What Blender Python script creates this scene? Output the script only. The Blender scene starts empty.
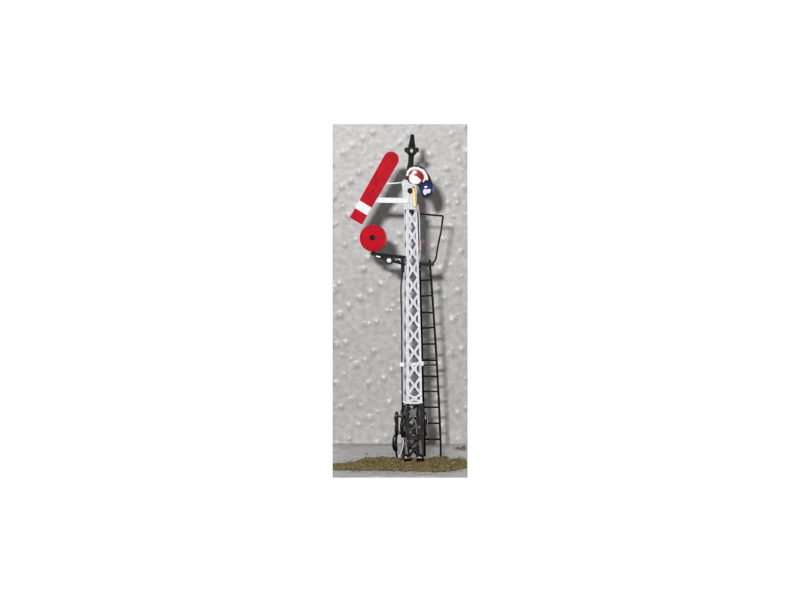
import bpy, bmesh, math, random
from mathutils import Vector, Matrix, noise

random.seed(7)
scene = bpy.context.scene
C = scene.collection
MM = 0.001
DIST = 1.40          # camera to the plane of the signal, metres
CAMH = 0.1995        # camera height above the ground sheet
CAMX = -0.006
WALL_Y = 0.070       # front of the embossed paper

# ------------------------------------------------------------------ camera
cam_d = bpy.data.cameras.new('camera')
cam = bpy.data.objects.new('camera', cam_d)
C.objects.link(cam)
cam.location = (CAMX, -DIST, CAMH)
cam.rotation_euler = (math.radians(90), 0, 0)
cam_d.sensor_width = 36.0
cam_d.lens = 36.0 * DIST / 0.400
cam_d.shift_y = -(0.1185 / 0.400)
cam_d.clip_start = 0.01
cam_d.clip_end = 50
scene.camera = cam

# ------------------------------------------------------------------ light
world = bpy.data.worlds.new('World')
scene.world = world
world.use_nodes = True
bg = world.node_tree.nodes['Background']
bg.inputs[0].default_value = (1.0, 0.97, 0.95, 1)
bg.inputs[1].default_value = 0.215


def area(name, loc, target, sx, sy, power, color=(1, 1, 1)):
    l = bpy.data.lights.new(name, 'AREA')
    l.shape = 'RECTANGLE'
    l.size, l.size_y, l.energy, l.color = sx, sy, power, color
    o = bpy.data.objects.new(name, l)
    C.objects.link(o)
    o.location = loc
    o.rotation_euler = (Vector(target) - Vector(loc)).to_track_quat('-Z', 'Y').to_euler()
    return o


# the flash, above and to the left of the lens
area('flash', (CAMX - 0.112, -DIST, CAMH + 0.150), (0, 0, 0.08), 0.062, 0.042, 19.0, (1.0, 0.99, 0.975))
# added out-of-view lamps that whiten only the added backdrop
for sx in (-1, 1):
    area('backdrop_fill', (sx * 1.0, 0.30, 0.05), (sx * 0.22, 0.90, 0.03), 0.25, 1.3, 19.5)

scene.view_settings.view_transform = 'Standard'
scene.view_settings.look = 'None'
scene.view_settings.exposure = 0.0
scene.view_settings.gamma = 1.0
scene.view_settings.use_curve_mapping = False
scene.render.engine = 'CYCLES'


# ------------------------------------------------------------------ helpers
def P(px, py, y=0.0):
    """pixel of the 800x600 photograph on the upright plane at depth y (mm) -> metres"""
    y = y * MM
    k = (DIST + y) / DIST * 0.0005
    return Vector((CAMX + (px - 400) * k, y, CAMH - (py - 63) * k))


def mat(name, col, rough=0.5, metal=0.0, var=0.0, scale=400.0, bump=0.0, spec=0.5, col2=None, coat=0.0):
    m = bpy.data.materials.new(name)
    m.use_nodes = True
    nt = m.node_tree
    b = nt.nodes['Principled BSDF']
    b.inputs['Base Color'].default_value = (*col, 1)
    b.inputs['Roughness'].default_value = rough
    b.inputs['Metallic'].default_value = metal
    b.inputs['Specular IOR Level'].default_value = spec
    b.inputs['Coat Weight'].default_value = coat
    b.inputs['Coat Roughness'].default_value = 0.12
    if var or bump or col2:
        tc = nt.nodes.new('ShaderNodeTexCoord')
        nz = nt.nodes.new('ShaderNodeTexNoise')
        nz.inputs['Scale'].default_value = scale
        nz.inputs['Detail'].default_value = 5
        nz.inputs['Roughness'].default_value = 0.6
        nt.links.new(tc.outputs['Object'], nz.inputs['Vector'])
        rmp = nt.nodes.new('ShaderNodeValToRGB')
        c2 = col2 if col2 else tuple(c * (1 - var) for c in col)
        rmp.color_ramp.elements[0].position = 0.32
        rmp.color_ramp.elements[1].position = 0.68
        rmp.color_ramp.elements[0].color = (*c2, 1)
        rmp.color_ramp.elements[1].color = (*(min(1, c * (1 + var * 0.4)) for c in col), 1)
        nt.links.new(nz.outputs['Fac'], rmp.inputs[0])
        nt.links.new(rmp.outputs[0], b.inputs['Base Color'])
        if bump:
            bp = nt.nodes.new('ShaderNodeBump')
            bp.inputs['Strength'].default_value = 0.6
            bp.inputs['Distance'].default_value = bump
            nt.links.new(nz.outputs['Fac'], bp.inputs['Height'])
            nt.links.new(bp.outputs[0], b.inputs['Normal'])
    return m


M = {}
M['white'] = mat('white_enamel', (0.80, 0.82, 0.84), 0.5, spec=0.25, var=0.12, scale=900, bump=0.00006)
M['grey_white'] = mat('thin_white_enamel', (0.60, 0.63, 0.66), 0.5, spec=0.25, var=0.15, scale=700, bump=0.00006)
M['lattice'] = mat('lattice_paint', (0.72, 0.745, 0.80), 0.45, spec=0.28, var=0.28, scale=600, bump=0.00015)
M['red'] = mat('red_enamel', (0.50, 0.004, 0.016), 0.45, spec=0.07, var=0.28, scale=260, bump=0.00012)
M['black'] = mat('black_enamel', (0.007, 0.008, 0.009), 0.5, var=0.3, scale=800, bump=0.00012, spec=0.11)
M['black_worn'] = mat('worn_black_paint', (0.040, 0.037, 0.038), 0.30, col2=(0.004, 0.004, 0.004), scale=850, bump=0.0004, spec=0.26)
M['gloss'] = mat('glossy_black_paint', (0.007, 0.007, 0.008), 0.2, var=0.3, scale=700, bump=0.0003, spec=0.4)
M['faint'] = mat('shaded_side_paint', (0.40, 0.40, 0.46), 0.5, spec=0.2, var=0.2, scale=700)  # dimmer lattice paint: shade of the left face put into the colour
M['inner_shade'] = mat('inner_shade_grey', (0.16, 0.155, 0.175), 0.6, var=0.3, scale=700, spec=0.2)  # dark grey puts the shade inside the post into the colour
M['brass'] = mat('bare_brass', (0.62, 0.42, 0.17), 0.5, metal=0.6, var=0.2, scale=900)
M['red_glass'] = mat('red_lens', (0.30, 0.004, 0.014), 0.12, coat=0.8)
M['blue_glass'] = mat('blue_lens', (0.008, 0.022, 0.14), 0.12, coat=0.8)
M['glint_white'] = mat('pale_glint', (0.72, 0.72, 0.80), 0.1, coat=0.8)  # near-white colour carries the painted glints on two lenses
M['pink'] = mat('pink_paint', (0.50, 0.30, 0.28), 0.5, var=0.2, scale=900)
M['paper'] = mat('embossed_paper', (0.415, 0.415, 0.413), 0.365, var=0.26, scale=300, bump=0.00007, spec=0.42)
M['sheet'] = mat('ground_sheet', (0.43, 0.425, 0.43), 0.55, var=0.25, scale=160, bump=0.0003, spec=0.4)
M['backdrop'] = mat('white_backdrop', (0.88, 0.88, 0.88), 0.9)
M['steel'] = mat('grey_steel', (0.45, 0.45, 0.46), 0.45, metal=1.0)
M['dull'] = mat('dull_grey_paint', (0.16, 0.15, 0.155), 0.5, var=0.5, scale=900, spec=0.2)


def mesh_obj(name, bm, material, parent=None, smooth=False):
    me = bpy.data.meshes.new(name)
    bmesh.ops.recalc_face_normals(bm, faces=bm.faces)
    bm.to_mesh(me)
    bm.free()
    if smooth:
        for p in me.polygons:
            p.use_smooth = True
    for m in (material if isinstance(material, (list, tuple)) else [material]):
        me.materials.append(M[m])
    o = bpy.data.objects.new(name, me)
    C.objects.link(o)
    if parent:
        o.parent = parent
    return o


def structure(o, label, cat):
    o['kind'] = 'structure'
    o['label'] = label
    o['category'] = cat
    return o


def box(bm, c, s, rot=None, bevel=0.0):
    c = Vector(c)
    mtx = Matrix.Translation(c) @ (rot.to_4x4() if rot else Matrix()) @ Matrix.Diagonal((s[0], s[1], s[2], 1))
    r = bmesh.ops.create_cube(bm, size=1.0, matrix=mtx)
    if bevel:
        es = list({e for v in r['verts'] for e in v.link_edges})
        bmesh.ops.bevel(bm, geom=es, offset=bevel, segments=2, affect='EDGES', profile=0.5)


def bar(bm, a, b, w, t, up=(0, 1, 0), bevel=0.0):
    """rectangular bar from a to b, t thick along up, w wide across"""
    a, b = Vector(a), Vector(b)
    d = (b - a)
    L = d.length
    z = d.normalized()
    yv = Vector(up)
    yv = (yv - z * yv.dot(z)).normalized()
    xv = yv.cross(z)
    rot = Matrix((xv, yv, z)).transposed()
    box(bm, (a + b) / 2, (w, t, L), rot, bevel)


def tube(bm, pts, r, n=10, radii=None, cap=True):
    pts = [Vector(p) for p in pts]
    rings = []
    prev = None
    for i, p in enumerate(pts):
        if i == 0:
            d = pts[1] - p
        elif i == len(pts) - 1:
            d = p - pts[i - 1]
        else:
            d = (pts[i + 1] - p).normalized() + (p - pts[i - 1]).normalized()
        d.normalize()
        if prev is None:
            u = d.orthogonal().normalized()
        else:
            u = (prev - d * prev.dot(d)).normalized()
        prev = u
        v = d.cross(u)
        rr = radii[i] if radii else r
        rings.append([bm.verts.new(p + (u * math.cos(2 * math.pi * k / n) + v * math.sin(2 * math.pi * k / n)) * rr) for k in range(n)])
    for a, b in zip(rings, rings[1:]):
        for k in range(n):
            bm.faces.new((a[k], a[(k + 1) % n], b[(k + 1) % n], b[k]))
    if cap:
        bm.faces.new(rings[0][::-1])
        bm.faces.new(rings[-1])


def smooth_path(pts, sub=6):
    """Catmull-Rom through the points"""
    pts = [Vector(p) for p in pts]
    out = []
    for i in range(len(pts) - 1):
        p0 = pts[max(i - 1, 0)]; p1 = pts[i]; p2 = pts[i + 1]; p3 = pts[min(i + 2, len(pts) - 1)]
        for k in range(sub):
            t = k / sub
            out.append(0.5 * ((2 * p1) + (p2 - p0) * t + (2 * p0 - 5 * p1 + 4 * p2 - p3) * t * t + (3 * p1 - p0 - 3 * p2 + p3) * t ** 3))
    out.append(pts[-1])
    return out


def plate(bm, outline, y0, y1, bevel=0.0):
    """solid plate from an x-z outline (metres), between depths y0 < y1"""
    f = [bm.verts.new((p[0], y0, p[1])) for p in outline]
    g = [bm.verts.new((p[0], y1, p[1])) for p in outline]
    n = len(outline)
    ff = bm.faces.new(f)
    bm.faces.new(g[::-1])
    for i in range(n):
        bm.faces.new((f[i], f[(i + 1) % n], g[(i + 1) % n], g[i]))
    if bevel:
        bmesh.ops.bevel(bm, geom=list(ff.edges), offset=bevel, segments=2, affect='EDGES', profile=0.5)


def ring_plate(bm, outer, inner, y0, y1):
    """plate with one opening; outer and inner have equal counts of x-z points"""
    n = len(outer)
    L = []
    for pts, y in ((outer, y0), (inner, y0), (outer, y1), (inner, y1)):
        L.append([bm.verts.new((p[0], y, p[1])) for p in pts])
    for i in range(n):
        j = (i + 1) % n
        bm.faces.new((L[0][i], L[0][j], L[1][j], L[1][i]))
        bm.faces.new((L[2][i], L[2][j], L[3][j], L[3][i]))
        bm.faces.new((L[0][i], L[0][j], L[2][j], L[2][i]))
        bm.faces.new((L[1][i], L[1][j], L[3][j], L[3][i]))


def circle(c, rx, rz=None, n=40, a0=0.0):
    rz = rz or rx
    return [(c[0] + rx * math.cos(a0 + 2 * math.pi * k / n), c[1] + rz * math.sin(a0 + 2 * math.pi * k / n)) for k in range(n)]


def cyl_y(bm, c, r, y0, y1, n=24, r2=None):
    tube(bm, [(c[0], y0, c[1]), (c[0], y1, c[1])], r, n, radii=[r, r2 if r2 else r])


def dome(bm, c, r, y, h, n=28, m=6):
    """lens bulging towards the camera (-y) from depth y"""
    rings = []
    for i in range(m):
        a = (math.pi / 2) * i / m
        rr, yy = r * math.cos(a), y - h * math.sin(a)
        rings.append([bm.verts.new((c[0] + rr * math.cos(2 * math.pi * k / n), yy, c[1] + rr * math.sin(2 * math.pi * k / n))) for k in range(n)])
    top = bm.verts.new((c[0], y - h, c[1]))
    for a, b in zip(rings, rings[1:]):
        for k in range(n):
            bm.faces.new((a[k], a[(k + 1) % n], b[(k + 1) % n], b[k]))
    for k in range(n):
        bm.faces.new((rings[-1][k], rings[-1][(k + 1) % n], top))
    bm.faces.new(rings[0][::-1])


def xz(v):
    return (v.x, v.z)


def pxz(px, py, y):
    v = P(px, py, y)
    return (v.x, v.z)


U = 0.0005           # one photograph pixel at the signal, metres

# ------------------------------------------------------------------ setting
bm = bmesh.new()
plate(bm, [(-1.3, -0.85), (1.3, -0.85), (1.3, 0.95), (-1.3, 0.95)], 0.90, 0.905)  # added sheet that supplies the white margin
structure(mesh_obj('white_backdrop', bm, 'backdrop'), 'added plain white backdrop filling the blank margin all round the grey sheet', 'backdrop')

# embossed paper: one sheet with raised dots
wl, wr = P(332.3, 300, 70).x, P(467.7, 300, 70).x
wt = P(400, 124.3, 70).z
wb = -0.0011
NX, NZ = 250, 640
dots = []
ax, az = -10.2 * U * 1.05, -7.8 * U * 1.05
bx_, bz = 17.6 * U * 1.05, -18.2 * U * 1.05
o0 = P(377.7, 318, 70)
for i in range(-40, 41):
    for j in range(-25, 26):
        x = o0.x + i * ax + j * bx_ + random.gauss(0, 0.0009)
        z = o0.z + i * az + j * bz + random.gauss(0, 0.0009)
        if wl - 0.003 < x < wr + 0.003 and wb < z < wt + 0.003 and random.random() < 0.93:
            f = min(1.0, max(0.38, 1.15 - (z / wt) * 0.8))
            dots.append((x, z, f * random.uniform(0.4, 1.25) * 0.00048, random.uniform(0.0010, 0.0016)))
for k in range(50):
    dots.append((random.uniform(wl, wr), random.uniform(wb, wt), random.uniform(0.0001, 0.00028), random.uniform(0.0006, 0.0013)))
cell = {}
for d in dots:
    for i in (-1, 0, 1):
        for j in (-1, 0, 1):
            cell.setdefault((int(d[0] // 0.005) + i, int(d[1] // 0.005) + j), []).append(d)
verts, faces = [], []
for j in range(NZ + 1):
    z = wb + (wt - wb) * j / NZ
    for i in range(NX + 1):
        x = wl + (wr - wl) * i / NX
        h = 0.0
        for (dx, dz, hh, rr) in cell.get((int(x // 0.005), int(z // 0.005)), ()):
            q = ((x - dx) ** 2 + (z - dz) ** 2) / (rr * rr)
            if q < 6:
                h += hh * math.exp(-q)
        h += 0.000025 * noise.noise(Vector((x * 420, z * 480, 0.3))) + 0.00009 * noise.noise(Vector((x * 60, z * 75, 4.0)))
        verts.append((x, WALL_Y - h, z))
W1 = NX + 1
for j in range(NZ):
    for i in range(NX):
        a = j * W1 + i
        faces.append((a, a + 1, a + 1 + W1, a + W1))
# rim and back, so the sheet is a solid board
nb = len(verts)
for (x, z) in ((wl, wb), (wr, wb), (wr, wt), (wl, wt)):
    verts.append((x, WALL_Y + 0.002, z))
bot = [i for i in range(W1)]
top = [NZ * W1 + i for i in range(W1)]
lef = [j * W1 for j in range(NZ + 1)]
rig = [j * W1 + NX for j in range(NZ + 1)]
faces += [tuple(bot[::-1]) + (nb, nb + 1), tuple(top) + (nb + 2, nb + 3), tuple(lef) + (nb + 3, nb), tuple(rig[::-1]) + (nb + 1, nb + 2), (nb + 1, nb, nb + 3, nb + 2)]
me = bpy.data.meshes.new('wall')
me.from_pydata(verts, [], faces)
me.update()
for p in me.polygons:
    p.use_smooth = len(p.vertices) == 4
me.materials.append(M['paper'])
wall = bpy.data.objects.new('wall', me)
C.objects.link(wall)
structure(wall, 'light grey embossed paper wall with raised dots behind the signal', 'wall')

# ground sheet (slightly uneven), carried by the board
gl, gr = P(332.3, 470, 12).x, P(467.7, 470, 12).x
gf = -0.0465
verts, faces = [], []
GX, GY = 90, 130
for j in range(GY + 1):
    y = gf + (WALL_Y + 0.002 - gf) * j / GY
    for i in range(GX + 1):
        k = (DIST + min(y, WALL_Y)) / (DIST + WALL_Y)      # the sheet narrows a little to the front
        x = (wl + (wr - wl) * i / GX - CAMX) * k + CAMX
        h = 0.00030 * noise.noise(Vector((x * 90, y * 90, 1))) + 0.00012 * noise.noise(Vector((x * 400, y * 400, 2)))
        verts.append((x, y, h - 0.0003))
for j in range(GY):
    for i in range(GX):
        a = j * (GX + 1) + i
        faces.append((a, a + 1, a + GX + 2, a + GX + 1))
me = bpy.data.meshes.new('ground')
me.from_pydata(verts, [], faces)
bm = bmesh.new()
bm.from_mesh(me)
r = bmesh.ops.extrude_face_region(bm, geom=list(bm.faces))
for v in [e for e in r['geom'] if isinstance(e, bmesh.types.BMVert)]:
    v.co.z = -0.0011
ground = mesh_obj('ground', bm, 'sheet', smooth=False)
structure(ground, 'grey paper ground sheet under the strip of scatter', 'ground')

bm = bmesh.new()
tube(bm, [(0.0, WALL_Y + 0.002, 0.07), (0.0, 0.9, 0.07)], 0.0022, 16)
structure(mesh_obj('support_rod', bm, 'steel'), 'slim steel rod behind the grey embossed board that carries it', 'support')

# ------------------------------------------------------------------ the signal
sig = bpy.data.objects.new('semaphore_signal', None)
sig.empty_display_size = 0.01
C.objects.link(sig)
sig['label'] = 'model railway semaphore signal with red arm, red disc, white lattice post and black ladder'
sig['category'] = 'signal'


def part(name, bm, m, parent=None, smooth=False):
    return mesh_obj(name, bm, m, parent or sig, smooth)


# --- lattice post: square, tapering, turned a little so that its left face shows
PHI = math.radians(15)
RZ = Matrix.Rotation(PHI, 3, 'Z')


def half(z):
    """half width of the post at height z"""
    t = (462 - z / U)
    if t < 345:
        k = (t - 208) / (345 - 208)
        w = 10.6 + (14.8 - 10.6) * k
    else:
        w = 14.8 + (15.6 - 14.8) * min(1, (t - 345) / 60)
    return w * U / 2


def centre(z):
    t = (462 - z / U)
    px = 410.6 + (412.6 - 410.6) * min(1, max(0, (t - 208) / 190))
    return (px - 412) * U


def Zp(py):
    return (462 - py) * U


def post_pt(u, v, z):
    """u across, v in depth, in half widths"""
    h = half(z)
    q = RZ @ Vector((u * h, v * h, 0))
    return Vector((q.x + centre(z), q.y, z))


z_top, z_bot = Zp(208), Zp(402)
post = None
for zz, th in ((z_top, 0.0012), (z_bot, 0.0010)):
    bm = bmesh.new()
    bar(bm, Vector((centre(zz), 0, zz - th / 2)), Vector((centre(zz), 0, zz + th / 2)), half(zz) * 2.1, half(zz) * 2.1, up=RZ @ Vector((0, 1, 0)))
    if post is None:
        post = part('lattice_post', bm, 'lattice')
    else:
        part('bottom_plate', bm, 'lattice', post)
FL = 2.3 * U      # flange of the corner angles
TH = 0.55 * U
zs = [z_top + (z_bot - z_top) * i / 24 for i in range(25)]
for (su, sv) in ((-1, -1), (1, -1), (1, 1), (-1, 1)):
    bm = bmesh.new()
    rows = []
    for z in zs:
        h = half(z)
        prof = [(su, sv), (su - su * FL / h, sv), (su - su * FL / h, sv - sv * TH / h), (su - su * TH / h, sv - sv * TH / h), (su - su * TH / h, sv - sv * FL / h), (su, sv - sv * FL / h)]
        rows.append([bm.verts.new(post_pt(u, v, z)) for u, v in prof])
    for a, b in zip(rows, rows[1:]):
        for k in range(6):
            bm.faces.new((a[k], a[(k + 1) % 6], b[(k + 1) % 6], b[k]))
    bm.faces.new(rows[0]); bm.faces.new(rows[-1])
    part('corner_angle', bm, {(1, 1): 'inner_shade', (-1, 1): 'faint'}.get((su, sv), 'lattice'), post)
# crossing diagonals on the four faces: crossings halfway between the openings
cross = [211.0 + 16.6 * i for i in range(12)]
mids = [(208, 219)] + [(cross[i] + 8.3 - 0.0, cross[i + 1] + 8.3) for i in range(len(cross) - 1)]
opens = [210.9 + 16.55 * i for i in range(0, 13)]
for a, b in zip(opens, opens[1:]):
    pa, pb = max(a, 208.5), min(b, 402)
    if pb - pa < 5:
        continue
    za, zb = Zp(pa), Zp(pb)
    for (nu, nv) in ((0, -1), (1, 0), (0, 1), (-1, 0)):
        for s in (-1, 1):
            e = 0.86
            off = 0.93 if s > 0 else 0.985
            if nu == 0:
                A, B = post_pt(-s * e, nv * off, za), post_pt(s * e, nv * off, zb)
            else:
                A, B = post_pt(nu * off, -s * e, za), post_pt(nu * off, s * e, zb)
            bm = bmesh.new()
            bar(bm, A, B, 2.3 * U, 0.5 * U, up=RZ @ Vector((nu, nv, 0)))
            part('lattice_bar', bm, {(0, -1): 'lattice', (-1, 0): 'faint'}.get((nu, nv), 'inner_shade'), post)
    # gusset at each crossing
    zc = (za + zb) / 2
    for (nu, nv) in ((0, -1), (-1, 0)):
        bm = bmesh.new()
        p = post_pt(nu * 1.0, nv * 1.0, zc)
        bar(bm, p - Vector((0, 0, 2.3 * U)), p + Vector((0, 0, 2.3 * U)), 5.0 * U, 0.4 * U, up=RZ @ Vector((nu, nv, 0)), bevel=0.1 * U)
        part('gusset_plate', bm, 'lattice' if nv else 'faint', post)

# --- black foot of the post
bm = bmesh.new()
zf0, zf1 = Zp(402.5), Zp(461)
for (su, sv) in ((-1, -1), (1, -1), (1, 1), (-1, 1)):
    bar(bm, post_pt(su * 0.93, sv * 0.93, zf0), post_pt(su * 0.96, sv * 0.96, zf1), 3.6 * U, 3.6 * U, up=RZ @ Vector((0, 1, 0)), bevel=0.3 * U)
for py in (404, 438):
    z = Zp(py)
    for sv in (-1, 1):
        bar(bm, post_pt(-1, sv * 0.95, z), post_pt(1, sv * 0.95, z), 2.0 * U, 1.5 * U, up=(0, 0, 1))
    for su in (-1, 1):
        bar(bm, post_pt(su * 0.95, -1, z), post_pt(su * 0.95, 1, z), 2.0 * U, 1.5 * U, up=(0, 0, 1))
foot = part('post_foot', bm, 'black_worn')
for (a, b) in ((405, 421), (421, 437), (440, 456)):
    for (nu, nv) in ((0, -1), (1, 0), (0, 1), (-1, 0)):
        for s in (-1, 1):
            off = 0.90 if s > 0 else 0.97
            if nu == 0:
                A, B = post_pt(-s * .85, nv * off, Zp(a)), post_pt(s * .85, nv * off, Zp(b))
            else:
                A, B = post_pt(nu * off, -s * .85, Zp(a)), post_pt(nu * off, s * .85, Zp(b))
            bm = bmesh.new()
            bar(bm, A, B, 2.4 * U, 0.6 * U, up=RZ @ Vector((nu, nv, 0)))
            part('lattice_bar', bm, 'black_worn', foot)
for px in (407, 419.5):
    bm = bmesh.new()
    c = P(px, 457.6, -9)
    tube(bm, [c + Vector((-2.4 * U, 0, 0)), c + Vector((2.4 * U, 0, 0))], 3.4 * U, 18)
    tube(bm, [c + Vector((-3.0 * U, 0, 0)), c + Vector((-2.4 * U, 0, 0))], 4.4 * U, 18)
    tube(bm, [c + Vector((2.4 * U, 0, 0)), c + Vector((3.0 * U, 0, 0))], 4.4 * U, 18)
    w = part('pulley_wheel', bm, 'gloss')
    bm = bmesh.new()
    dome(bm, (c.x + (0 if px > 410 else -1.2 * U), c.z + 0.4 * U), 1.5 * U, c.y - 2.7 * U, 1.0 * U)
    part('pulley_pin', bm, 'pink' if px < 410 else 'steel', w, True)
    bm = bmesh.new()
    bar(bm, c + Vector((0, 0.6 * MM, 0)), Vector((c.x, c.y + 6.2 * MM, c.z + 4.0 * U)), 2.2 * U, 1.5 * U, up=(1, 0, 0))
    part('pulley_bracket', bm, 'black', w)
bm = bmesh.new()
box(bm, P(408.3, 422.8, -4.6), (3.6 * U, 1.4 * U, 2.0 * U), bevel=0.3 * U)
part('pink_glint', bm, 'pink')  # pink glint modelled as a small painted block
bm = bmesh.new()
bar(bm, P(413.5, 409, -4.4), P(413, 417, -4.4), 6 * U, 1 * U, up=(0, 1, 0), bevel=0.4 * U)
part('foot_plate', bm, 'dull')

bm = bmesh.new()
tube(bm, smooth_path([P(409, 411, -5), P(412, 416, -5.6), P(416, 424, -5.4), P(417, 434, -5.2)]), 0.8 * U, 8)
part('bent_wire', bm, 'dull', foot, True)
bm = bmesh.new()
bar(bm, P(407, 430, -5), P(420.5, 426.5, -5), 2.6 * U, 1.6 * U, up=(0, 1, 0), bevel=0.4 * U)
part('crank', bm, 'black_worn', foot)
bm = bmesh.new()
bar(bm, P(419.6, 440, -5.6), P(421.4, 456, -6.4), 3.4 * U, 2.2 * U, up=(0, 1, 0), bevel=0.5 * U)
part('crank', bm, 'black_worn', foot)
bm = bmesh.new()
bar(bm, P(405.6, 441, -6.4), P(406.8, 455, -7.6), 3.0 * U, 2.0 * U, up=(0, 1, 0), bevel=0.5 * U)
part('crank', bm, 'black_worn', foot)
for (px, py, r_, m_) in ((415.3, 416.4, 1.1, 'steel'), (411.5, 428.8, 1.0, 'dull'), (419.0, 427, 1.2, 'steel'), (407, 440.5, 1.1, 'dull'), (420.2, 441.5, 1.0, 'steel'), (412.8, 447, 1.3, 'dull')):
    bm = bmesh.new()
    v = P(px, py, -6.0)
    cyl_y(bm, (v.x, v.z), r_ * 0.7 * U, v.y + 0.1 * MM, v.y + 2.6 * MM, 12)
    dome(bm, (v.x, v.z), r_ * 0.8 * U, v.y + 0.2 * MM, 0.8 * U, 14, 4)
    part('bolt', bm, m_, foot, True)

# --- counterweight lever on the left of the foot
bm = bmesh.new()
tube(bm, [P(402.4, 409, -2.4), P(402.0, 412, -2.4), P(402.4, 419, -2.4), P(401.7, 425, -2.4), P(402.2, 432, -2.4), P(402.6, 437.5, -2.4)], 1, 10, radii=[1.1 * U, 2.1 * U, 1.7 * U, 2.2 * U, 2.3 * U, 1.3 * U])
tube(bm, [P(397.0, 411.6, -3.5), P(396.4, 414, -3.5), P(396.0, 418, -3.5), P(396.7, 424, -3.5), P(396.3, 430, -3.5), P(396.9, 435.5, -3.5)], 1, 10, radii=[1.0 * U, 2.0 * U, 2.5 * U, 1.9 * U, 2.3 * U, 1.5 * U])
bar(bm, P(394.8, 415, -2.6), P(407, 417, -2.6), 3.0 * U, 1.6 * U, up=(0, 1, 0), bevel=0.2 * U)
bar(bm, P(395.5, 432, -2.6), P(407, 433, -2.6), 3.4 * U, 1.6 * U, up=(0, 1, 0), bevel=0.2 * U)
lev = part('counterweight_lever', bm, 'gloss', None, True)
bm = bmesh.new()
tube(bm, [P(396.4, 434, -3.5), P(394.8, 438, -3.5), P(394.3, 444, -3.5), P(395.4, 449, -3.5), P(396.2, 452, -3.5)], 1, 14,
     radii=[1.4 * U, 2.7 * U, 3.0 * U, 2.5 * U, 1.1 * U])
part('balance_weight', bm, 'gloss', lev, True)
bm = bmesh.new()
tube(bm, smooth_path([P(396.0, 451, -3.5), P(396.6, 455, -3.4), P(397.6, 459.2, -3.0)]), 0.9 * U, 8)
part('pull_rod', bm, 'black', lev, True)
bm = bmesh.new()
tube(bm, smooth_path([P(402.4, 436, -2), P(403.3, 442, -2.2), P(402.4, 449, -2.4), P(399, 457, -2.8), P(397.8, 459.4, -3.0)]), 0.55 * U, 8)
part('curved_wire', bm, 'grey_white', lev, True)
bm = bmesh.new()
dome(bm, pxz(399.6, 430.3, -4), 1.0 * U, -4.2 * MM, 0.7 * U)
part('pivot_pin', bm, 'steel', lev, True)
# the matching weight on the right
bm = bmesh.new()
tube(bm, [P(425.0, 412.5, 2), P(425.2, 415, 2), P(425.8, 421, 2), P(425.0, 427, 2), P(425.6, 433, 2), P(425.4, 436, 2)], 1, 10, radii=[1.0 * U, 2.2 * U, 2.6 * U, 2.0 * U, 2.3 * U, 1.0 * U])
bar(bm, P(418, 418, 2), P(426, 419, 2), 2.6 * U, 1.6 * U, up=(0, 1, 0))
bar(bm, P(418, 431, 2), P(426, 430, 2), 2.2 * U, 1.6 * U, up=(0, 1, 0))
part('counterweight', bm, 'gloss', None, True)

# --- down rod, left of the post, with its white guide
bm = bmesh.new()
tube(bm, smooth_path([P(403.2, 262, -2), P(402.6, 271, -2), P(400.9, 288, -2), P(401.6, 320, -2), P(401.9, 362, -2), P(402.3, 412, -2)]), 0.72 * U, 8)
part('down_rod', bm, 'black', None, True)
bm = bmesh.new()
bar(bm, P(399.6, 365.6, -0.6), P(424.0, 363.0, 0.2), 3.0 * U, 1.2 * U, up=(0, 1, 0), bevel=0.3 * U)
bar(bm, P(402.4, 364.6, -3.6), P(402.4, 364.6, 0.2), 4.6 * U, 4.6 * U, up=(0, 0, 1), bevel=1.1 * U)
bar(bm, P(421.8, 363.6, -3.2), P(421.8, 363.6, 1.2), 3.4 * U, 4.8 * U, up=(0, 0, 1), bevel=0.9 * U)
part('rod_guide', bm, 'lattice')

# --- ladder, behind and to the right of the post
Y0, Y1 = 9.0, 22.0      # depth of its head and foot


def lad(side, py):
    t = (py - 262) / (455 - 262)
    y = Y0 + (Y1 - Y0) * t
    if side > 0:
        px = 429.8 + 11.0 * (1 - max(0.0, 1 - t) ** 1.35)
    else:
        px = 419.6 + 5.2 * t
    return P(px, py, y)


lroot = None
bm = bmesh.new()
# stay that ties the ladder to the post
tube(bm, [P(419, 359.5, 4), lad(1, 357.8)], 0.6 * U, 8)
tube(bm, [P(419, 365.2, 4), lad(1, 364.8)], 0.8 * U, 8)
lroot = part('ladder', bm, 'black')
for s in (-1, 1):
    bm = bmesh.new()
    pts = [lad(s, 260 + (456 - 260) * i / 20) for i in range(21)]
    rows = []
    for p in pts:
        w, d = 1.08 * U, 1.3 * U
        rows.append([bm.verts.new(p + Vector((a * w, b * d, 0))) for a, b in ((-1, -1), (1, -1), (1, 1), (-1, 1))])
    for a, b in zip(rows, rows[1:]):
        for k in range(4):
            bm.faces.new((a[k], a[(k + 1) % 4], b[(k + 1) % 4], b[k]))
    bm.faces.new(rows[0]); bm.faces.new(rows[-1])
    part('stile', bm, 'black', lroot)
for py in [280.5, 296.3, 312.4, 328.2, 344.2, 360.2, 376.2, 391.4, 407.2, 423.2, 439.2]:
    bm = bmesh.new()
    tube(bm, [lad(-1, py), lad(1, py - 0.3 + random.uniform(-.5, .5))], random.uniform(0.76, 0.95) * U, 8)
    part('rung', bm, 'black', lroot, True)

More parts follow.
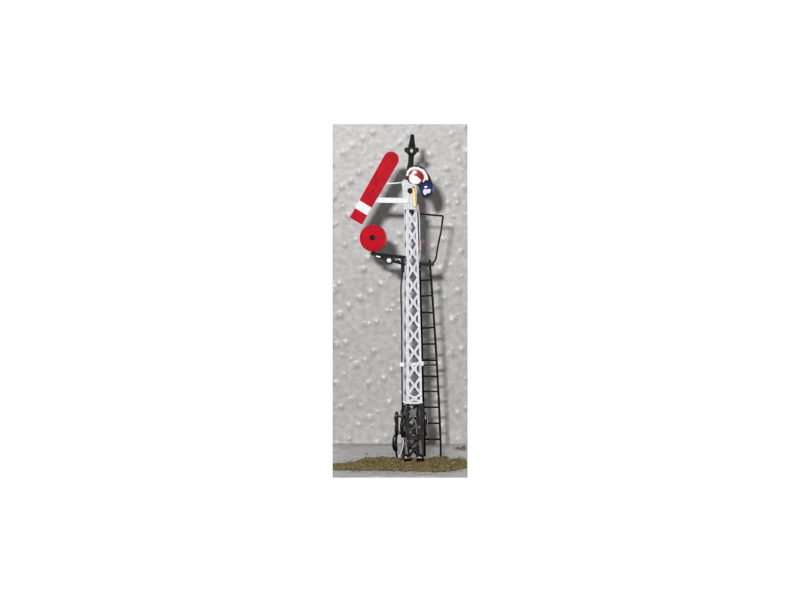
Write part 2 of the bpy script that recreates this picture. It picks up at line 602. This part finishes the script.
# --- landing with its rail
bm = bmesh.new()
a, b = P(415, 264, -1), P(433.5, 263.3, 9)
box(bm, ((P(416, 264, 5).x + P(433.5, 264, 5).x) / 2, 0.005, P(424, 264, 5).z), (18.5 * U, 0.012, 1.6 * U), bevel=0.2 * U)
land = part('landing', bm, 'black')
bm = bmesh.new()
bar(bm, P(416, 272, 4), P(428, 265.5, 4), 1.2 * U, 1.2 * U, up=(0, 1, 0))
part('brace', bm, 'black_worn', land)
bm = bmesh.new()
path = [P(415, 213.3, 2), P(424, 214.2, 5), P(434, 215.2, 8), P(441.6, 215.8, 10)]
path += [P(443.0, 216.8, 10), P(442.6, 220, 10), P(441.2, 230, 10), P(439.0, 241, 10), P(437.2, 250, 10), P(436.2, 257, 10), P(434.4, 261.5, 10), P(431, 263.4, 9.5), P(426, 263.4, 8)]
tube(bm, smooth_path(path, 4), 0.9 * U, 8)
part('handrail', bm, 'black', land, True)

# --- head of the post: white plate with finial, arm pivot and lamp
bm = bmesh.new()
plate(bm, [pxz(*p, -2) for p in ((404.0, 209.5), (416.5, 209.5), (416.5, 190), (415, 182.5), (411, 180.0), (404, 179.6), (401.4, 182.5), (402.6, 190), (403.4, 200))], -0.0046, 0.0030, bevel=0.4 * U)
head = part('head_casting', bm, 'grey_white')
bm = bmesh.new()
bar(bm, P(374, 200.0, -6), P(409, 200.6, -6), 5.4 * U, 2.4 * U, up=(0, 1, 0), bevel=0.6 * U)
part('pivot_bar', bm, 'white', head)
bm = bmesh.new()
tube(bm, [P(384, 183.6, -6.5), P(396, 183.2, -5.2), P(403, 182.2, -4)], 0.8 * U, 8)
part('thin_rod', bm, 'white', head, True)
bm = bmesh.new()
bar(bm, P(413.2, 186.5, -6.0), P(414.6, 207.0, -6.0), 2.7 * U, 1.8 * U, up=(0, 1, 0), bevel=0.5 * U)
bar(bm, P(409.5, 187.6, -6.0), P(414.6, 187.6, -6.0), 1.8 * U, 1.8 * U, up=(0, 1, 0), bevel=0.4 * U)
part('brass_strip', bm, 'brass', head)
bm = bmesh.new()
cyl_y(bm, pxz(409.9, 190.7, -7), 2.5 * U, -0.0072, -0.0040, 20)
part('pivot_boss', bm, 'black', head)
bm = bmesh.new()
box(bm, P(418.0, 207.0, -3), (1.8 * U, 3 * U, 5.0 * U), bevel=0.4 * U)
bar(bm, P(414, 210.6, -3), P(419, 210.6, -3), 2.0 * U, 2.0 * U, up=(0, 1, 0))
part('side_lug', bm, 'pink', head)
bm = bmesh.new()
box(bm, P(410.8, 211.2, -5.2), (3.4 * U, 1.2 * U, 3.0 * U), bevel=0.3 * U)
part('wedge', bm, 'black', head)
# rod with a pink tip beside the post
bm = bmesh.new()
tube(bm, [P(418.6, 209, -2), P(419.6, 224, -2), P(420.0, 252, -2), P(419.4, 262, -2)], 0.55 * U, 8)
rod = part('spectacle_rod', bm, 'grey_white', None, True)
bm = bmesh.new()
tube(bm, [P(419.8, 238, -2), P(420.0, 243, -2), P(420.0, 249, -2), P(419.8, 252, -2)], 1, 10, radii=[0.6 * U, 0.9 * U, 1.2 * U, 0.7 * U])
part('rod_joint', bm, 'pink', rod, True)

# --- finial
FY = -0.5
bm = bmesh.new()
c = lambda px, py: P(px, py, FY)
tube(bm, [c(412.4, 134.6), c(412.3, 138), c(412.0, 143), c(411.8, 146.2)], 1, 16, radii=[1.6 * U, 2.3 * U, 3.0 * U, 3.8 * U])
fin = part('finial', bm, 'black', None, True)
bm = bmesh.new()
cc = pxz(411.6, 150.0, FY)
half_o = [(0, 5.6), (2.6, 4.6), (4.0, 2.6), (5.2, 2.5), (6.6, 2.2), (7.3, 1.0), (7.3, -0.8), (6.6, -2.0), (5.2, -2.7), (4.3, -3.9), (3.2, -5.0), (0, -6.0)]
outer = [(cc[0] + a * U, cc[1] + b * U) for a, b in half_o] + [(cc[0] - a * U, cc[1] + b * U) for a, b in half_o[-2:0:-1]]
inner = []
for (a, b) in outer:
    t = math.atan2(b - cc[1] + 0.8 * U, a - cc[0])
    inner.append((cc[0] + 1.5 * U * math.cos(t), cc[1] - 0.8 * U + 2.0 * U * math.sin(t)))
ring_plate(bm, outer, inner, FY * MM - 1.9 * U, FY * MM + 1.9 * U)
bmesh.ops.bevel(bm, geom=[e for e in bm.edges if all(abs(v.co.y - (FY * MM - 1.9 * U)) < 1e-7 for v in e.verts) and len({round(math.hypot(v.co.x - cc[0], v.co.z - cc[1]) / U) > 2 for v in e.verts}) == 1], offset=0.5 * U, segments=2, affect='EDGES', profile=0.5)
part('pierced_cross', bm, 'black', fin)
bm = bmesh.new()
tube(bm, [c(411.4, 154.6), c(411.2, 157), c(410.8, 163), c(410.2, 167), c(409.6, 172), c(409.2, 183)], 1, 16,
     radii=[3.2 * U, 2.9 * U, 2.9 * U, 3.4 * U, 3.3 * U, 3.2 * U])
part('stem', bm, 'black', fin, True)

# --- semaphore arm
AY = -8.0
base = P(355.4, 221.2, AY)
tipc = P(391.4, 159.2, AY)
ex = (tipc - base)
Larm = ex.length
ex.normalize()
ey = Vector((0, 1, 0))
en = Vector((-ex.z, 0, ex.x))     # across, to the upper left


def arm_outline(s0, s1, round_end=False, grow=0.0):
    w = lambda s: (6.9 + 0.75 * s / Larm) * U + grow
    pts = [base + ex * s0 - en * w(s0), base + ex * s1 - en * w(s1)]
    if round_end:
        r = w(s1)
        for k in range(1, 20):
            a = -math.pi / 2 + math.pi * k / 20
            pts.append(base + ex * (s1 + r * math.cos(a)) + en * (r * math.sin(a)))
    pts += [base + ex * s1 + en * w(s1), base + ex * s0 + en * w(s0)]
    return [xz(p) for p in pts]


T = 0.0009
bm = bmesh.new()
plate(bm, arm_outline(0, Larm, True), AY * MM - T / 2, AY * MM + T / 2, bevel=0.25 * U)
arm = part('semaphore_arm', bm, 'red')
bm = bmesh.new()
plate(bm, arm_outline(10.9 * U, 19.8 * U, False, 0.12 * U), AY * MM - T / 2 - 0.00012, AY * MM + T / 2 + 0.0001)
part('white_band', bm, 'white', arm)
bm = bmesh.new()
dome(bm, pxz(373.6, 190.0, AY), 1.5 * U, AY * MM - T / 2, 0.8 * U, 16, 4)
part('rivet', bm, 'red', arm, True)
bm = bmesh.new()
dome(bm, pxz(386.2, 163.5, AY), 1.0 * U, AY * MM - T / 2, 0.5 * U, 16, 4)
part('rivet', bm, 'red', arm, True)
bm = bmesh.new()
bar(bm, P(375.5, 200, -7.4), P(375.5, 200, -5.4), 5 * U, 5 * U, up=(0, 0, 1))
part('arm_clip', bm, 'white', arm)

bm = bmesh.new()
plate(bm, arm_outline(0.2 * U, Larm, True, -0.1 * U), AY * MM + T / 2 + 0.00015, AY * MM + T / 2 + 0.00105)
part('white_back', bm, 'white', arm)
for q in range(2):
    for (px, py) in (((357.0, 219.4),), ((362.8, 208.2),))[q]:
        bm = bmesh.new()
        dome(bm, pxz(px, py, AY), 0.8 * U, AY * MM - T / 2 - 0.00012, 0.4 * U, 14, 4)
        part('rivet', bm, 'red' if q == 0 else 'white', arm, True)


def turn(o, pivot, deg):
    X = Matrix.Translation(pivot) @ Matrix.Rotation(math.radians(deg), 4, 'Z') @ Matrix.Translation(-Vector(pivot))
    for c_ in [o] + [c_ for c_ in bpy.data.objects if c_.parent == o]:
        c_.data.transform(X)


turn(arm, P(376, 200, AY), -11)

# --- spectacle with two lenses
SY = -5.4
bm = bmesh.new()
# curved casting: an arc band carrying both openings
cA, cB = pxz(416.2, 176.2, SY), pxz(426.8, 189.0, SY)
outl = [(407.0, 178.5), (406.6, 173.5), (408.8, 168.6), (412.6, 165.6), (417.2, 165.2), (421.6, 167.0), (425.6, 170.4), (429.0, 175.0), (431.6, 180.6), (432.9, 186.4), (432.6, 192.0), (430.2, 196.0), (426.2, 198.0), (422.6, 196.4), (421.2, 192.4), (419.6, 188.0), (416.6, 184.8), (412.4, 184.0), (408.8, 182.2)]
outl = [xz(v) for v in smooth_path([P(*p, SY) for p in outl + outl[:1]], 4)][:-1]
plate(bm, outl, SY * MM - 0.4 * U, SY * MM + 1.4 * U, bevel=0.25 * U)
spec = part('spectacle', bm, 'black')


def ringed(name, c, r, w, m, y):
    bm = bmesh.new()
    ring_plate(bm, circle(c, r), circle(c, r - w), y - 1.2 * U, y)
    return part(name, bm, m, spec)


y_s = SY * MM - 0.4 * U
bm = bmesh.new()
tilt = math.radians(-28)


def ell(c0, rx, rz, n=40):
    return [(c0[0] + rx * math.cos(a) * math.cos(tilt) - rz * math.sin(a) * math.sin(tilt), c0[1] + rx * math.cos(a) * math.sin(tilt) + rz * math.sin(a) * math.cos(tilt)) for a in [2 * math.pi * k / n for k in range(n)]]


arc = ell(cA, 8.9 * U, 7.7 * U, 48)
arc = [arc[(28 - k) % 48] for k in range(31)]       # over the top, open below right
tube(bm, [(a_, y_s - 0.3 * U, b_) for a_, b_ in arc], 1, 8, radii=[(1.0 + 0.75 * math.sin(math.pi * min(1, k / 24)) + 0.25 * math.sin(k * 1.9)) * U for k in range(31)])
part('lens_rim', bm, 'white', spec, True)
bm = bmesh.new()
dome(bm, cA, 8.4 * U, y_s, 1.2 * U)
part('red_lens', bm, 'red_glass', spec, True)
bm = bmesh.new()
# flash glare shaped as a white plate over the lower half of the red lens
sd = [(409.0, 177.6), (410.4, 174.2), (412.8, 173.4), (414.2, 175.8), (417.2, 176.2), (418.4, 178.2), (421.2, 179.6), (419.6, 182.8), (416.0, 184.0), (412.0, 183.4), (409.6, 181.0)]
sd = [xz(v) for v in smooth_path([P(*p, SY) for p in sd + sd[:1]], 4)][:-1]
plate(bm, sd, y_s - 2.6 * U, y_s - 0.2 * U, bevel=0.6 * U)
part('red_lens_glare', bm, 'white', spec)
bm = bmesh.new()
dome(bm, cB, 6.4 * U, y_s, 1.6 * U)
part('blue_lens', bm, 'blue_glass', spec, True)
bm = bmesh.new()
tube(bm, smooth_path([P(422.0, 169.6, SY - .6), P(425.0, 173.4, SY - .6), P(426.6, 177.4, SY - .6), P(426.8, 180.0, SY - .6)]), 1.3 * U, 8)
part('white_edge', bm, 'white', spec, True)
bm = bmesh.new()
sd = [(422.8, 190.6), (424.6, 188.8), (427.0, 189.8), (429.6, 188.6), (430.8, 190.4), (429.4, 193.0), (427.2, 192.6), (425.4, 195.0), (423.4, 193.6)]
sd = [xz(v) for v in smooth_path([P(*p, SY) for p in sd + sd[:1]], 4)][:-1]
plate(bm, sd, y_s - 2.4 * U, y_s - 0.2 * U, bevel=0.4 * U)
part('blue_lens_glare', bm, 'glint_white', spec)  # pale plate standing in for the glint on the blue lens
bm = bmesh.new()
bar(bm, P(409, 186, -5.0), P(421, 181, -5.0), 3.0 * U, 1.0 * U, up=(0, 1, 0))
part('spectacle_arm', bm, 'grey_white', spec)

# --- red disc on its black bracket
DY = -6.0
cD = pxz(372.9, 238.2, DY)
bm = bmesh.new()
ring_plate(bm, circle(cD, 13.3 * U, n=56), circle((cD[0] - 0.2 * U, cD[1] + 0.6 * U), 2.8 * U, n=56), DY * MM - 1.6 * U, DY * MM + 4.2 * U)
es = [e for e in bm.edges if all(abs((Vector((v.co.x - cD[0], 0, v.co.z - cD[1]))).length - 13.3 * U) < 1e-6 and v.co.y < DY * MM for v in e.verts)]
bmesh.ops.bevel(bm, geom=es, offset=0.4 * U, segments=2, affect='EDGES', profile=0.5)
disc = part('signal_disc', bm, 'red')
bm = bmesh.new()
cyl_y(bm, (cD[0] - 0.4 * U, cD[1] + 0.4 * U), 3.1 * U, DY * MM + 1.2 * U, DY * MM + 5 * U, 20)
part('hub', bm, 'black', disc)
bm = bmesh.new()
cyl_y(bm, (cD[0] + 1.2 * U, cD[1] + 1.0 * U), 0.9 * U, DY * MM - 1.8 * U, DY * MM + 1 * U, 14)
part('spindle', bm, 'black_worn', disc)
bm = bmesh.new()
ring_plate(bm, circle(cD, 13.0 * U, n=56), circle(cD, 11.9 * U, n=56), DY * MM - 2.1 * U, DY * MM - 1.62 * U)
part('raised_rim', bm, 'red', disc)
turn(disc, P(373, 238, DY), -13)

bm = bmesh.new()
bar(bm, P(370.8, 253.6, -4), P(405.5, 257.4, -3), 3.0 * U, 3.4 * U, up=(0, 1, 0), bevel=0.5 * U)
bar(bm, P(378, 256.6, -4), P(405, 264.6, -3), 2.4 * U, 2.6 * U, up=(0, 1, 0), bevel=0.4 * U)
bar(bm, P(402.2, 256, -3), P(402.8, 272, -3), 3.4 * U, 2.6 * U, up=(0, 1, 0), bevel=0.4 * U)
bar(bm, P(373, 238, -3.1), P(373.2, 254, -3.1), 4.0 * U, 1.6 * U, up=(0, 1, 0), bevel=0.3 * U)
brk = part('disc_bracket', bm, 'black')
bm = bmesh.new()
lc = P(389.2, 260.0, -6)
tube(bm, [lc + Vector((0, -0.0016, 0)), lc + Vector((0, 0.0022, 0))], 4.2 * U, 20)
tube(bm, [lc + Vector((0, 0, 3.6 * U)), lc + Vector((0, 0, 5.6 * U))], 1.6 * U, 14)
lamp = part('bracket_lamp', bm, 'black', brk)
bm = bmesh.new()
dome(bm, (lc.x - 0.2 * U, lc.z - 0.2 * U), 2.5 * U, lc.y - 0.0016, 1.5 * U)
part('lamp_lens', bm, 'glint_white', lamp, True)  # white glint put into the lens colour
bm = bmesh.new()
bar(bm, P(376, 256.0, -6.2), P(380.6, 257.2, -6.2), 1.5 * U, 1.0 * U, up=(0, 1, 0), bevel=0.3 * U)
part('bright_link', bm, 'steel', brk)
bm = bmesh.new()
dome(bm, pxz(399.4, 259.6, -5.2), 1.6 * U, -0.0050, 1.0 * U)
part('bolt', bm, 'steel', brk, True)
bm = bmesh.new()
bar(bm, P(398, 258.8, -4.4), P(400.6, 260.4, -4.4), 5.0 * U, 2.0 * U, up=(0, 1, 0), bevel=0.4 * U)
part('bolt_plate', bm, 'black', brk)

# ------------------------------------------------------------------ scatter on the ground
for name, col, col2 in (('scatter_olive', (0.235, 0.175, 0.070), (0.13, 0.098, 0.038)), ('scatter_brown', (0.15, 0.092, 0.045), (0.08, 0.055, 0.028)), ('scatter_green', (0.15, 0.138, 0.058), (0.08, 0.075, 0.03)), ('scatter_straw', (0.34, 0.27, 0.14), (0.22, 0.16, 0.075))):
    M[name] = mat(name, col, 0.9, scale=2500, col2=col2, bump=0.0001, spec=0.2)


def lerp_table(t, x):
    for (x0, v0), (x1, v1) in zip(t, t[1:]):
        if x <= x1:
            return v0 + (v1 - v0) * max(0, (x - x0)) / (x1 - x0)
    return t[-1][1]


BACK = [(330, 464), (345, 462.5), (356, 460.5), (364, 456.6), (372, 455.4), (384, 454.8), (395, 455.5), (408, 456), (424, 456), (434, 455), (446, 455), (454, 457.4), (470, 459.4)]
FRONT = [(330, 469.2), (345, 470), (365, 470.2), (395, 470.6), (415, 471.2), (436, 472), (446, 471.6), (456, 469.8), (470, 466.8)]


def ground_y(py):
    """depth (m) of the ground point seen at photograph row py"""
    k = CAMH / ((py - 63) * U)
    return k * DIST - DIST


def granules(name, count, sampler):
    rnd = random.Random(count)
    vs, fs, mi = [], [], []
    for _ in range(count):
        p, r = sampler(rnd)
        # a ragged little octahedron
        dirs = [Vector(d) for d in ((1, 0, 0), (0, 1, 0), (-1, 0, 0), (0, -1, 0), (0, 0, 1), (0, 0, -1))]
        q = Matrix.Rotation(rnd.uniform(0, 6.28), 3, Vector((rnd.gauss(0, 1), rnd.gauss(0, 1), rnd.gauss(0, 1))).normalized())
        b = len(vs)
        for d in dirs:
            vs.append(p + q @ (d * r * rnd.uniform(0.55, 1.35)))
        cl = noise.noise(p * 330) + 0.5 * noise.noise(p * 900)
        m = rnd.choices((0, 1, 2, 3), (4, max(0.5, 3 + 9 * cl), max(0.5, 2.5 - 8 * cl), max(0.3, 1.8 + 4 * noise.noise(p * 500 + Vector((5, 5, 5))))))[0]
        for k in range(4):
            fs.append((b + k, b + (k + 1) % 4, b + 4)); fs.append((b + (k + 1) % 4, b + k, b + 5))
            mi += [m, m]
    me = bpy.data.meshes.new(name)
    me.from_pydata([tuple(v) for v in vs], [], fs)
    for n in ('scatter_olive', 'scatter_brown', 'scatter_green', 'scatter_straw'):
        me.materials.append(M[n])
    me.polygons.foreach_set('material_index', mi)
    me.update()
    o = bpy.data.objects.new(name, me)
    C.objects.link(o)
    o['kind'] = 'stuff'
    return o


def mound_sample(rnd):
    while True:
        x = rnd.uniform(gl + 0.0013, gr - 0.0013)
        px = 412 + x / U
        wob = 0.8 * noise.noise(Vector((x * 500, 3, 0)))
        hmax = 0.0026 * min(1.0, (lerp_table(FRONT, px) - lerp_table(BACK, px)) / 15) ** 1.2
        yb = ground_y(lerp_table(BACK, px) + hmax / U * 0.72 + wob)
        yf = ground_y(lerp_table(FRONT, px) - 0.4 + 0.8 * noise.noise(Vector((x * 500, 9, 0))))
        y = rnd.uniform(yf, yb)
        t = (y - yf) / (yb - yf)
        h = hmax * (max(0.0, math.sin(math.pi * t)) ** 0.6) * (0.8 + 0.9 * noise.noise(Vector((x * 220, y * 220, 0))))
        if abs(px - 412.5) < 13 and y < 0.002:
            h *= 0.35          # pressed flat in front of the foot
        z = 0.0 + h * rnd.uniform(0.55, 1.0) + 0.0001
        return Vector((x, y, z)), rnd.uniform(0.00022, 0.0006)


o = granules('scatter_strip', 20000, mound_sample)
o['label'] = 'low strip of olive brown scatter turf around the foot of the signal'
o['category'] = 'ground cover'


def loose_sample(rnd):
    while True:
        x = rnd.uniform(gl + 0.002, gr - 0.002)
        px = 412 + x / U
        f, b = ground_y(lerp_table(FRONT, px)), ground_y(lerp_table(BACK, px))
        y = b + abs(rnd.gauss(0, 0.006)) if rnd.random() < 0.5 else f - abs(rnd.gauss(0, 0.004))
        if gf + 0.002 < y < WALL_Y - 0.003:
            return Vector((x, y, 0.0001)), rnd.uniform(0.00015, 0.0004)


o = granules('loose_scatter', 170, loose_sample)
o['label'] = 'few loose crumbs of scatter strewn on the grey sheet beside the strip'
o['category'] = 'ground cover'


def back_sample(rnd):
    px = max(468 - abs(rnd.gauss(0, 6)), 452)
    x = min(P(px, 448, 55).x, gr - 0.0006)
    y = ground_y(448.6 + 1.0 * noise.noise(Vector((x * 300, 0, 0)))) + rnd.gauss(0, 0.0022)
    return Vector((x, min(y, WALL_Y - 0.0015), rnd.uniform(0.0001, 0.0007))), rnd.uniform(0.0003, 0.0006)


o = granules('scatter_patch', 75, back_sample)
o['label'] = 'thin sprinkle of green brown scatter near the wall at the right edge'
o['category'] = 'ground cover'
